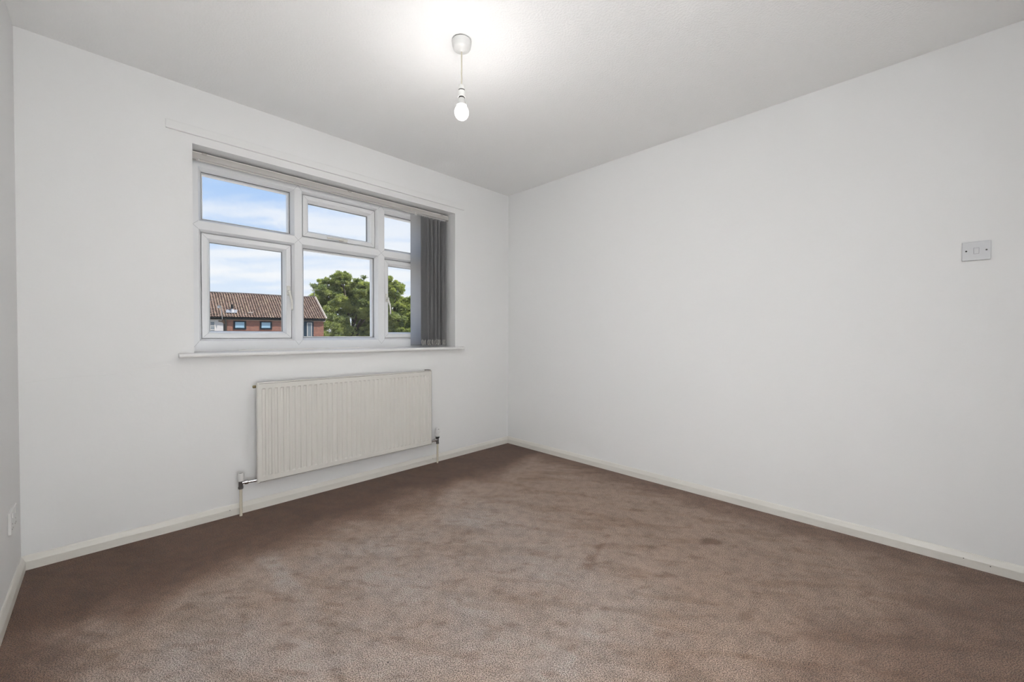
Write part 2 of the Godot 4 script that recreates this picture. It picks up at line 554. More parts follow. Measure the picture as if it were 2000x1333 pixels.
# unseen open doorway and lit landing, both added to fill the room with light
func landing(dx0: float, dx1: float) -> void:
	var z0 := D + 0.12
	var z1 := D + 1.25
	var d := Node3D.new()
	d.name = "door_1"
	add_child(d)
	meta(d, "open white door added out of view behind the camera to admit fill light", "door", "", "structure")
	var st := fresh()
	box(st, Vector3(dx0 - 0.06, 0, D - 0.014), Vector3(dx0, 2.08, D + 0.001), 0.003)
	box(st, Vector3(dx1, 0, D - 0.014), Vector3(dx1 + 0.06, 2.08, D + 0.001), 0.003)
	box(st, Vector3(dx0 - 0.06, 2.02, D - 0.014), Vector3(dx1 + 0.06, 2.08, D + 0.001), 0.003)
	part("architrave", mesh_of(st), M["white gloss paint"], d)
	st = fresh()
	box(st, Vector3(dx1 + 0.01, 0.01, z0 + 0.01), Vector3(dx1 + 0.78, 1.99, z0 + 0.045), 0.002)
	var leaf := part("door_leaf", mesh_of(st), M["white gloss paint"], d)
	st = fresh()
	tube(st, [Vector3(dx1 + 0.72, 1.0, z0 + 0.045), Vector3(dx1 + 0.72, 1.0, z0 + 0.09), Vector3(dx1 + 0.61, 1.0, z0 + 0.09)], 0.009, 8)
	part("door_handle", mesh_of(st), M["chrome"], leaf)
	st = fresh()
	box(st, Vector3(-3.34, -0.25, z0), Vector3(-0.55, 0.0, z1 + 0.15))
	struct("floor_added_landing", st, M["batten paint"], "pale floor of the added landing, bouncing fill light through the doorway", "floor")
	st = fresh()
	box(st, Vector3(-3.34, H, z0), Vector3(-0.55, H + 0.25, z1 + 0.15))
	struct("ceiling_added_landing", st, mat("landing ceiling", lin(0.28, 0.275, 0.27), 0.9), "grey ceiling of the added landing, kept dark to steer fill light upwards", "ceiling")
	st = fresh()
	box(st, Vector3(-3.34, 0, z1), Vector3(-0.55, H, z1 + 0.15))
	box(st, Vector3(-3.34, 0, z0), Vector3(-3.19, H, z1))
	box(st, Vector3(-0.7, 0, z0), Vector3(-0.55, H, z1))
	var lw := struct("wall_added_landing", st, M["wall paint"], "walls of the added landing, white below and grey above to steer fill light upwards", "wall")
	st = fresh()
	box(st, Vector3(-3.19, 1.15, z1 - 0.01), Vector3(-0.7, H, z1))
	box(st, Vector3(-3.19, 1.15, z0), Vector3(-3.18, H, z1))
	box(st, Vector3(-0.71, 1.15, z0), Vector3(-0.7, H, z1))
	part("upper_wall", mesh_of(st), M["landing ceiling"], lw)  # grey upper part shapes the fill light towards the room ceiling
	# round fill lamp added on the landing, out of view
	var t := thing("fill_lamp", Vector3(-1.40, 0.70, z1))
	meta(t, "round white glass fill lamp added unseen on the landing behind the camera", "wall lamp")
	var face := Transform3D(Basis(Vector3.RIGHT, -PI / 2), Vector3.ZERO)
	st = fresh()
	lathe(st, [Vector2(0.075, 0.0), Vector2(0.075, 0.02), Vector2(0.05, 0.035), Vector2(0.045, 0.05)], 28, face)
	part("lamp_base", mesh_of(st), M["white plastic"], t)
	st = fresh()
	var prof := []
	for i in 15:
		var a := -PI / 2 + PI * i / 14.0
		prof.append(Vector2(maxf(0.0001, 0.11 * cos(a)), 0.15 + 0.11 * sin(a)))
	lathe(st, prof, 28, face)
	part("lamp_globe", mesh_of(st), M["lit bulb glass"], t)
	var o := OmniLight3D.new()
	o.name = "fill_lamp_light"
	o.light_energy = 21.0
	o.light_color = Color(0.98, 0.99, 1.0)
	o.light_size = 0.1
	o.omni_range = 12.0
	o.omni_attenuation = 2.0
	o.shadow_enabled = true
	o.position = Vector3(0, 0, -0.15)
	t.add_child(o)

# ---------------------------------------------------------------- window
func window_1() -> void:
	var w := Node3D.new()
	w.name = "window_1"
	add_child(w)
	meta(w, "white plastic framed window of six lights, half hidden by grey blind", "window", "", "structure")
	var X := [[-2.3685, -1.879], [-1.8085, -1.282], [-1.206, -0.715]]
	var Y := [[1.027, 1.655], [1.728, 2.017]]
	var z := FACE
	var plastic: Material = M["window plastic"]
	# outer frame: jambs, head and bottom rail, each with a splayed inner edge and a rebate behind
	var lip := [Vector2(0, -0.07), Vector2(0, 0)]
	var sides := [
		["jamb", Vector3(-2.45, 0.951, z), Vector3(-2.45, 2.105, z), Vector3.RIGHT, -2.3685 + 2.45, 0.076, 0.088],
		["jamb", Vector3(-0.625, 0.951, z), Vector3(-0.625, 2.105, z), Vector3.LEFT, 0.715 - 0.625, 0.076, 0.088],
		["bottom_rail", Vector3(-2.45, 0.951, z), Vector3(-0.625, 0.951, z), Vector3.UP, 0.076, 0.0815, 0.09],
		["head_rail", Vector3(-2.45, 2.105, z), Vector3(-0.625, 2.105, z), Vector3.DOWN, 0.088, 0.0815, 0.09],
	]
	for s in sides:
		var wd: float = s[4]
		var st := fresh()
		var prof := [Vector2(0, -0.09), Vector2(0, 0), Vector2(wd - 0.013, 0), Vector2(wd - 0.011, -0.002), Vector2(wd, -0.026), Vector2(wd, -0.055), Vector2(wd + 0.014, -0.055), Vector2(wd + 0.014, -0.09)]
		member(st, s[1], s[2], s[3], prof, float(s[5]) / wd, float(s[6]) / wd, 0.0)
		part(s[0], mesh_of(st), plastic, w)
	# mullions and transoms: the same splay on both edges
	for i in 2:
		var a: float = X[i][1]
		var b: float = X[i + 1][0]
		var st := fresh()
		member(st, Vector3(a, 1.027 - 0.012, z), Vector3(a, 2.017 + 0.012, z), Vector3.RIGHT, double_profile(b - a), 0, 0, 0.0)
		part("mullion", mesh_of(st), plastic, w)
	for i in 3:
		var st := fresh()
		member(st, Vector3(X[i][0] - 0.013, 1.655, z), Vector3(X[i][1] + 0.013, 1.655, z), Vector3.UP, double_profile(0.073), 0, 0, 0.0)
		part("transom", mesh_of(st), plastic, w)
	# welded corner and joint seams in the plastic
	var seams := []
	for i in 2:
		var a: float = X[i][1]
		var b: float = X[i + 1][0]
		var m := (a + b) / 2.0
		seams += [[Vector2(a + 0.013, 1.655 + 0.013), Vector2(m, 1.6915)], [Vector2(b - 0.013, 1.655 + 0.013), Vector2(m, 1.6915)],
			[Vector2(a + 0.013, 1.728 - 0.013), Vector2(m, 1.6915)], [Vector2(b - 0.013, 1.728 - 0.013), Vector2(m, 1.6915)],
			[Vector2(a + 0.013, 1.014), Vector2(m, 0.985)], [Vector2(b - 0.013, 1.014), Vector2(m, 0.985)],
			[Vector2(a + 0.013, 2.03), Vector2(m, 2.06)], [Vector2(b - 0.013, 2.03), Vector2(m, 2.06)]]
	seams += [[Vector2(-2.3815, 1.668), Vector2(-2.408, 1.6915)], [Vector2(-2.3815, 1.715), Vector2(-2.408, 1.6915)],
		[Vector2(-2.3815, 1.014), Vector2(-2.412, 0.972)], [Vector2(-0.702, 1.014), Vector2(-0.66, 0.972)]]
	for s in seams:
		var st := fresh()
		var p: Vector2 = s[0]
		var q: Vector2 = s[1]
		var d := (q - p).normalized() * 0.0006
		var nrm := Vector2(-d.y, d.x)
		prism(st, PackedVector2Array([p - nrm, q - nrm, q + nrm, p + nrm]), Vector3(0, 0, z - 0.0005), Vector3.RIGHT, Vector3.UP, Vector3(0, 0, 0.0008))
		part("weld_seam", mesh_of(st), M["seam"], w)
	# fixed lights: bead and pane
	for f in [[0, 1], [1, 0], [2, 1]]:
		var x0: float = X[f[0]][0]
		var x1: float = X[f[0]][1]
		var y0: float = Y[f[1]][0]
		var y1: float = Y[f[1]][1]
		var st := fresh()
		ring(st, x0, x1, y0, y1, z, [Vector2(0, -0.024), Vector2(0.002, -0.026), Vector2(0.006, -0.04)])
		part("glazing_bead", mesh_of(st), plastic, w)
		st = fresh()
		ring(st, x0 + 0.005, x1 - 0.005, y0 + 0.005, y1 - 0.005, z, [Vector2(0, -0.036), Vector2(0.0022, -0.038), Vector2(0.0022, -0.046)])
		part("gasket", mesh_of(st), M["gasket"], w)
		st = fresh()
		box(st, Vector3(x0 + 0.003, y0 + 0.003, z - 0.046), Vector3(x1 - 0.003, y1 - 0.003, z - 0.041))
		part("pane", mesh_of(st), M["window glass"], w)
	# opening sashes, set back behind the frame
	for f in [[0, 0], [1, 1], [2, 0]]:
		var g := 0.003
		var x0: float = X[f[0]][0] + g
		var x1: float = X[f[0]][1] - g
		var y0: float = Y[f[1]][0] + g
		var y1: float = Y[f[1]][1] - g
		var st := fresh()
		var sz := z - 0.027
		ring(st, x0, x1, y0, y1, sz, [Vector2(0, -0.03), Vector2(0, -0.002), Vector2(0.002, 0), Vector2(0.028, 0), Vector2(0.031, -0.003), Vector2(0.031, -0.006), Vector2(0.034, -0.007), Vector2(0.044, -0.036), Vector2(0.044, -0.06)])
		var sash := part("sash", mesh_of(st), plastic, w)
		st = fresh()
		ring(st, x0 + 0.043, x1 - 0.043, y0 + 0.043, y1 - 0.043, sz, [Vector2(0, -0.034), Vector2(0.0024, -0.037), Vector2(0.0024, -0.05)])
		part("gasket", mesh_of(st), M["gasket"], sash)
		st = fresh()
		box(st, Vector3(x0 + 0.04, y0 + 0.04, sz - 0.047), Vector3(x1 - 0.04, y1 - 0.04, sz - 0.042))
		part("pane", mesh_of(st), M["window glass"], sash)
		for c in [[x0, y0, 1, 1], [x1, y0, -1, 1], [x0, y1, 1, -1], [x1, y1, -1, -1]]:
			st = fresh()
			var p := Vector2(c[0] + c[2] * 0.003, c[1] + c[3] * 0.003)
			var q := Vector2(c[0] + c[2] * 0.030, c[1] + c[3] * 0.030)
			var nrm := Vector2(-(q - p).y, (q - p).x).normalized() * 0.0005
			prism(st, PackedVector2Array([p - nrm, q - nrm, q + nrm, p + nrm]), Vector3(0, 0, sz - 0.0005), Vector3.RIGHT, Vector3.UP, Vector3(0, 0, 0.0008))
			part("weld_seam", mesh_of(st), M["seam"], sash)
		# espagnolette handle
		var hm: Transform3D
		if f[0] == 0:
			hm = Transform3D(Basis.IDENTITY, Vector3(-1.900, 1.338, sz))
		elif f[0] == 2:
			hm = Transform3D(Basis.IDENTITY, Vector3(-1.186, 1.338, sz))
		else:
			hm = Transform3D(Basis(Vector3(0, 0, 1), -PI / 2), Vector3(-1.540, 1.746, sz))
		handle(sash, hm)
	# thin strip of sealant trim lying along the foot of the frame
	var st2 := fresh()
	prism(st2, PackedVector2Array([Vector2(0, 0), Vector2(0.008, 0), Vector2(0.006, 0.006), Vector2(0, 0.009)]), Vector3(-2.19, 0.951, z), Vector3(0, 0, 1), Vector3.UP, Vector3(0.85, 0, 0))
	part("sealing_strip", mesh_of(st2), M["white gloss paint"], w)

	# window board with rounded nose and horns
	var st3 := fresh()
	var nose := PackedVector2Array([Vector2(-0.152, 0.927), Vector2(0.034, 0.927)])
	for i in 7:
		var a := -PI / 2 + PI * i / 6.0
		nose.append(Vector2(0.034 + 0.011 * cos(a), 0.939 + 0.012 * sin(a)))
	nose.append(Vector2(-0.152, 0.951))
	prism(st3, nose, Vector3(-2.424, 0, 0), Vector3(0, 0, 1), Vector3.UP, Vector3(1.782, 0, 0))
	var horn := PackedVector2Array([Vector2(0.0, 0.927)])
	for i in range(1, nose.size() - 1):
		horn.append(nose[i])
	horn.append(Vector2(0.0, 0.951))
	prism(st3, horn, Vector3(-2.493, 0, 0), Vector3(0, 0, 1), Vector3.UP, Vector3(0.069, 0, 0))
	prism(st3, horn, Vector3(-0.642, 0, 0), Vector3(0, 0, 1), Vector3.UP, Vector3(0.067, 0, 0))
	var sill := part("trim_2", mesh_of(st3), M["white gloss paint"], self)
	meta(sill, "white painted window board with rounded nose under the window", "windowsill", "", "structure")

func double_profile(wd: float) -> Array:
	return [Vector2(-0.014, -0.09), Vector2(-0.014, -0.055), Vector2(0, -0.055), Vector2(0, -0.026), Vector2(0.011, -0.002), Vector2(0.013, 0), Vector2(wd - 0.013, 0), Vector2(wd - 0.011, -0.002), Vector2(wd, -0.026), Vector2(wd, -0.055), Vector2(wd + 0.014, -0.055), Vector2(wd + 0.014, -0.09)]

func handle(sash: Node3D, t: Transform3D) -> void:
	var st := fresh()
	box(st, Vector3(-0.011, -0.022, -0.001), Vector3(0.011, 0.042, 0.010), 0.004, t)
	# neck and curved lever
	lathe(st, [Vector2(0.011, 0.008), Vector2(0.011, 0.024), Vector2(0.008, 0.031), Vector2(0.0001, 0.032)], 14, t * Transform3D(Basis(Vector3.RIGHT, PI / 2), Vector3(0, 0.002, 0)))
	var path := []
	for i in 9:
		var k := i / 8.0
		path.append(t * Vector3(0.010 * sin(k * PI * 0.5), -k * 0.125 + 0.004, 0.024 + 0.022 * smoothstep(0.0, 0.55, k) ))
	# flattened bar that follows the path
	st.set_smooth_group(5)
	var prev := []
	for i in path.size():
		var k := float(i) / (path.size() - 1)
		var hw := lerpf(0.0082, 0.0062, k)
		var hh := lerpf(0.007, 0.0045, k)
		var cur := []
		for q in 8:
			var w := TAU * q / 8
			cur.append(path[i] + t.basis * Vector3(hw * cos(w), 0, hh * sin(w)))
		if i > 0:
			for q in 8:
				var r := (q + 1) % 8
				var mid: Vector3 = (cur[q] + cur[r] + prev[q] + prev[r]) / 4.0 - (path[i] + path[i - 1]) / 2.0
				out_quad(st, prev[q], prev[r], cur[r], cur[q], mid)
		prev = cur
	for q in 8:
		out_tri(st, path[-1], prev[q], prev[(q + 1) % 8], path[-1] - path[-2])
	part("handle", mesh_of(st), M["handle plastic"], sash, "cream plastic lever handle")

# ---------------------------------------------------------------- pendant lamp
func pendant() -> void:
	var t := thing("pendant_light", Vector3(-1.6075, 2.4, 1.321))
	meta(t, "bare lit light bulb hanging on a short cord from white ceiling rose", "pendant light")
	var y := func(v: float) -> float: return v - 2.4
	var st := fresh()
	lathe(st, [Vector2(0.0001, -0.05), Vector2(0.006, -0.0495), Vector2(0.009, -0.0465), Vector2(0.016, -0.045), Vector2(0.030, -0.0415), Vector2(0.037, -0.037), Vector2(0.0405, -0.031), Vector2(0.043, -0.019), Vector2(0.0445, -0.008), Vector2(0.0446, -0.004)], 40)
	part("ceiling_rose", mesh_of(st), M["rose plastic"], t)
	st = fresh()
	lathe(st, [Vector2(0.0415, -0.0045), Vector2(0.0415, 0.001)], 40)
	part("rose_backplate", mesh_of(st), M["dark gap"], t)
	st = fresh()
	var pts := []
	for i in 15:
		pts.append(Vector3(0.0004 * sin(i * 1.3), lerpf(-0.049, -0.203, i / 14.0), 0.0004 * cos(i * 1.7)))
	tube(st, pts, 0.0031, 8)
	part("cord", mesh_of(st), M["cord"], t, "cream flex")
	var hold := Node3D.new()
	hold.name = "lamp_holder"
	hold.position.y = -0.006
	t.add_child(hold)
	st = fresh()
	lathe(st, [Vector2(0.0155, -0.2180), Vector2(0.0148, -0.216), Vector2(0.0142, -0.204), Vector2(0.0125, -0.197), Vector2(0.005, -0.195), Vector2(0.003, -0.194)], 26)
	part("holder_cap", mesh_of(st), M["white plastic"], hold)
	st = fresh()
	lathe(st, [Vector2(0.0145, -0.2235), Vector2(0.0145, -0.2165)], 26)
	part("holder_ring", mesh_of(st), M["dark gap"], hold)
	st = fresh()
	lathe(st, [Vector2(0.0163, -0.2515), Vector2(0.0168, -0.249), Vector2(0.0160, -0.236), Vector2(0.0158, -0.2225), Vector2(0.013, -0.2215)], 26)
	part("holder_skirt", mesh_of(st), M["white plastic"], hold)
	st = fresh()
	lathe(st, [Vector2(0.0145, -0.2575), Vector2(0.0152, -0.256), Vector2(0.0152, -0.251)], 26)
	part("holder_ring", mesh_of(st), M["dark gap"], hold)
	st = fresh()
	lathe(st, [Vector2(0.0225, -0.2885), Vector2(0.0205, -0.284), Vector2(0.0170, -0.270), Vector2(0.0148, -0.257), Vector2(0.012, -0.256)], 28)
	var bulb := Node3D.new()
	bulb.name = "light_bulb"
	bulb.position.y = -0.006
	t.add_child(bulb)
	part("bulb_base", mesh_of(st), M["lamp base plastic"], bulb)
	st = fresh()
	var prof := []
	var cy := -0.3195
	for i in 21:
		var a := -PI / 2 + i / 20.0 * deg_to_rad(90 + 62)
		prof.append(Vector2(maxf(0.0001, 0.0332 * cos(a)), cy + 0.0345 * sin(a)))
	lathe(st, prof, 32)
	part("bulb_glass", mesh_of(st), M["lit bulb glass"], bulb, "glowing white bulb")
	var lamp := OmniLight3D.new()
	lamp.name = "bulb_light"
	lamp.light_energy = 0.13
	lamp.light_color = Color(1.0, 0.99, 0.98)
	lamp.light_size = 0.033
	lamp.omni_range = 12.0
	lamp.omni_attenuation = 2.0
	lamp.shadow_enabled = true
	lamp.position = Vector3(0, cy, 0)
	bulb.add_child(lamp)
	# the opaque base of the lamp sends most of the light downwards
	var down := SpotLight3D.new()
	down.name = "bulb_downlight"
	down.light_energy = 0.2
	down.light_color = lamp.light_color
	down.light_size = 0.03
	down.spot_range = 12.0
	down.spot_attenuation = 2.0
	down.spot_angle = 89.0
	down.spot_angle_attenuation = 1.0
	down.shadow_enabled = true
	down.position = Vector3(0, cy, 0)
	down.rotation.x = -PI / 2
	bulb.add_child(down)

# ---------------------------------------------------------------- radiator
func radiator() -> void:
	var x0 := -2.147
	var x1 := -0.934
	var y0 := 0.176
	var y1 := 0.770
	var zf := 0.085
	var t := thing("radiator", Vector3((x0 + x1) / 2.0, 0, 0))
	meta(t, "cream ribbed steel panel radiator under the window", "radiator")
	var off := -t.position
	var st := fresh()
	# pressed front: a sheet with vertical channels let in between flat borders
	var count := 36
	var gx0 := -2.126
	var pitch := (-0.957 - gx0) / count
	var gy0 := 0.212
	var gy1 := 0.735
	var dep := 0.0065
	var slope := 0.0065
	var vv := func(x: float, y: float, z: float) -> Vector3: return Vector3(x, y, z) + off
	var front := Vector3(0, 0, 1)
	# borders
	for b in [[x0 + 0.006, gx0, y0 + 0.006, y1 - 0.006], [gx0 + count * pitch, x1 - 0.006, y0 + 0.006, y1 - 0.006], [gx0, gx0 + count * pitch, gy1, y1 - 0.006], [gx0, gx0 + count * pitch, y0 + 0.006, gy0]]:
		out_quad(st, vv.call(b[0], b[2], zf), vv.call(b[1], b[2], zf), vv.call(b[1], b[3], zf), vv.call(b[0], b[3], zf), front)
	for i in count:
		var a := gx0 + i * pitch
		var xs := [a, a + 0.004, a + 0.0085, a + 0.0205, a + 0.025, a + pitch]
		var zs := [zf, zf, zf - dep, zf - dep, zf, zf]
		for k in 5:
			var lo := gy0 + slope
			var hi := gy1 - slope
			out_quad(st, vv.call(xs[k], lo, zs[k]), vv.call(xs[k + 1], lo, zs[k + 1]), vv.call(xs[k + 1], hi, zs[k + 1]), vv.call(xs[k], hi, zs[k]), front)
			out_quad(st, vv.call(xs[k], gy0, zf), vv.call(xs[k + 1], gy0, zf), vv.call(xs[k + 1], lo, zs[k + 1]), vv.call(xs[k], lo, zs[k]), front)
			out_quad(st, vv.call(xs[k], hi, zs[k]), vv.call(xs[k + 1], hi, zs[k + 1]), vv.call(xs[k + 1], gy1, zf), vv.call(xs[k], gy1, zf), front)
	# rolled rim and rear sheet
	var rim := [[Vector3(x0, 0, 0), Vector3(x1, 0, 0)]]
	var rp := [[0.006, zf], [0.002, zf - 0.002], [0.0, zf - 0.006], [0.0, zf - 0.016], [0.004, zf - 0.022]]
	for k in rp.size() - 1:
		var p: Array = rp[k]
		var q: Array = rp[k + 1]
		var c0 := [Vector2(x0 + p[0], y0 + p[0]), Vector2(x1 - p[0], y0 + p[0]), Vector2(x1 - p[0], y1 - p[0]), Vector2(x0 + p[0], y1 - p[0])]
		var c1 := [Vector2(x0 + q[0], y0 + q[0]), Vector2(x1 - q[0], y0 + q[0]), Vector2(x1 - q[0], y1 - q[0]), Vector2(x0 + q[0], y1 - q[0])]
		for e in 4:
			var f := (e + 1) % 4
			var mid: Vector2 = (c0[e] + c0[f]) / 2.0 - Vector2((x0 + x1) / 2.0, (y0 + y1) / 2.0)
			if e % 2 == 0: mid.x = 0
			else: mid.y = 0
			out_quad(st, vv.call(c0[e].x, c0[e].y, p[1]), vv.call(c0[f].x, c0[f].y, p[1]), vv.call(c1[f].x, c1[f].y, q[1]), vv.call(c1[e].x, c1[e].y, q[1]), Vector3(mid.x, mid.y, 0).normalized() + front * (0.4 if k < 2 else -0.1))
	out_quad(st, vv.call(x0 + 0.004, y0 + 0.004, zf - 0.022), vv.call(x1 - 0.004, y0 + 0.004, zf - 0.022), vv.call(x1 - 0.004, y1 - 0.004, zf - 0.022), vv.call(x0 + 0.004, y1 - 0.004, zf - 0.022), -front)
	part("front_panel", mesh_of(st), M["radiator enamel"], t)
	# thin dark seam at the top, bottom and right-hand edge where the two sheets meet
	st = fresh()
	box(st, vv.call(x0 + 0.012, y1 - 0.0075, zf - 0.001), vv.call(x1 - 0.006, y1 - 0.0055, zf + 0.0004))
	box(st, vv.call(x0 + 0.012, y0 + 0.0065, zf - 0.001), vv.call(x1 - 0.006, y0 + 0.0085, zf + 0.0004))
	box(st, vv.call(x1 - 0.005, y0 + 0.01, zf - 0.001), vv.call(x1 - 0.0035, y1 - 0.01, zf + 0.0002))
	part("edge_seam", mesh_of(st), M["dull metal"], t)
	# convector fins behind
	st = fresh()
	for i in 38:
		var a := x0 + 0.03 + i * 0.0308
		box(st, vv.call(a, 0.24, 0.037), vv.call(a + 0.012, 0.71, 0.0625))
	var fins := part("convector_fins", mesh_of(st), M["radiator enamel"], t)
	fins.set_meta("kind", "stuff")
	for bx in [-1.93, -1.15]:
		st = fresh()
		box(st, vv.call(bx, 0.23, 0.0004), vv.call(bx + 0.03, 0.745, 0.037), 0.002)
		part("wall_bracket", mesh_of(st), M["radiator enamel"], t)
	# blanking and bleed plugs at the top corners
	st = fresh()
	lathe(st, [Vector2(0.0001, 0.0), Vector2(0.006, 0.0), Vector2(0.0085, 0.002), Vector2(0.0085, 0.016)], 8, Transform3D(Basis(Vector3.FORWARD, PI / 2), vv.call(x0 - 0.014, 0.745, 0.052)) * Transform3D(Basis.IDENTITY, Vector3.ZERO))
	part("bleed_plug", mesh_of(st), M["brass"], t, "small brass bleed plug")
	st = fresh()
	box(st, vv.call(x1 - 0.03, y1 - 0.006, 0.02), vv.call(x1 + 0.004, y1 + 0.004, 0.062), 0.002)
	part("top_clip", mesh_of(st), M["dull metal"], t)
	valve(t, vv.call(-2.2225, 0.0, 0.046), 1.0, vv.call(x0 + 0.01, 0.193, 0.062), false)
	valve(t, vv.call(-0.849, 0.0, 0.036), -1.0, vv.call(x1 - 0.01, 0.193, 0.058), true)

func valve(t: Node3D, at: Vector3, to: float, tail: Vector3, thermostat: bool) -> void:
	var v := Node3D.new()
	v.name = "radiator_valve"
	t.add_child(v, true)
	v.position = at
	v.set_meta("label", "white ribbed valve head with black collar" if thermostat else "plain white lockshield cap on chrome valve")
	var r := tail - at
	var st := fresh()
	tube(st, [Vector3(0, 0.0, 0), Vector3(0, 0.09, 0), Vector3(0, 0.17, 0)], 0.0078, 12)
	part("pipe", mesh_of(st), M["pipe paint"], v, "cream painted pipe")
	st = fresh()
	lathe(st, [Vector2(0.009, 0.156), Vector2(0.0135, 0.158), Vector2(0.0135, 0.171), Vector2(0.0105, 0.173)], 6)
	lathe(st, [Vector2(0.011, 0.172), Vector2(0.0115, 0.186), Vector2(0.0105, 0.206), Vector2(0.0001, 0.207)], 14)
	part("valve_body", mesh_of(st), M["dull metal"], v)
	# tail to the radiator
	st = fresh()
	var dir := (r - Vector3(0, 0.192, 0))
	var len := dir.length()
	var b := Basis(Quaternion(Vector3.UP, dir.normalized()))
	var tt := Transform3D(b, Vector3(0, 0.192, 0))
	lathe(st, [Vector2(0.008, 0.006), Vector2(0.0085, 0.018)], 12, tt)
	lathe(st, [Vector2(0.0001, 0.018), Vector2(0.0135, 0.018), Vector2(0.0142, 0.021), Vector2(0.0142, 0.034), Vector2(0.0128, 0.037), Vector2(0.0085, 0.038)], 6, tt)
	lathe(st, [Vector2(0.0092, 0.037), Vector2(0.0092, len)], 14, tt)
	part("valve_tail", mesh_of(st), M["chrome"], v)
	if thermostat:
		st = fresh()
		lathe(st, [Vector2(0.0001, 0.203), Vector2(0.0135, 0.203), Vector2(0.0165, 0.207), Vector2(0.0165, 0.218), Vector2(0.013, 0.219)], 18)
		part("collar", mesh_of(st), M["black plastic"], v)
		st = fresh()
		lathe(st, [Vector2(0.0001, 0.218), Vector2(0.0155, 0.218), Vector2(0.0195, 0.225), Vector2(0.0195, 0.236), Vector2(0.0172, 0.238), Vector2(0.0172, 0.241), Vector2(0.020, 0.243), Vector2(0.020, 0.272), Vector2(0.0175, 0.277), Vector2(0.0175, 0.284), Vector2(0.014, 0.288), Vector2(0.0001, 0.289)], 28)
		for k in 14:
			var w := TAU * k / 14
			box(st, Vector3(0.0185, 0.246, -0.0016), Vector3(0.0212, 0.271, 0.0016), 0.0005, Transform3D(Basis(Vector3.UP, w), Vector3.ZERO))
		var head := part("valve_cap", mesh_of(st), M["white plastic"], v, "white ribbed thermostat head")
		for k in 3:
			var w := TAU * k / 3 + 0.5
			st = fresh()
			box(st, Vector3(0.0165, 0.278, -0.0035), Vector3(0.0182, 0.282, 0.0035), 0.0, Transform3D(Basis(Vector3.UP, w), Vector3.ZERO))
			part("head_slot", mesh_of(st), M["dark gap"], head)
	else:
		st = fresh()
		lathe(st, [Vector2(0.0001, 0.2035), Vector2(0.0158, 0.2035), Vector2(0.0165, 0.206), Vector2(0.0175, 0.24), Vector2(0.0170, 0.2485), Vector2(0.0160, 0.25), Vector2(0.0125, 0.25), Vector2(0.0115, 0.244), Vector2(0.0001, 0.243)], 24)
		part("valve_cap", mesh_of(st), M["white plastic"], v, "white lockshield cap")
		st = fresh()
		lathe(st, [Vector2(0.0001, 0.2455), Vector2(0.0112, 0.2455)], 16)
		lathe(st, [Vector2(0.0112, 0.2450), Vector2(0.0001, 0.2450)], 16)
		part("cap_recess", mesh_of(st), M["dark gap"], v)

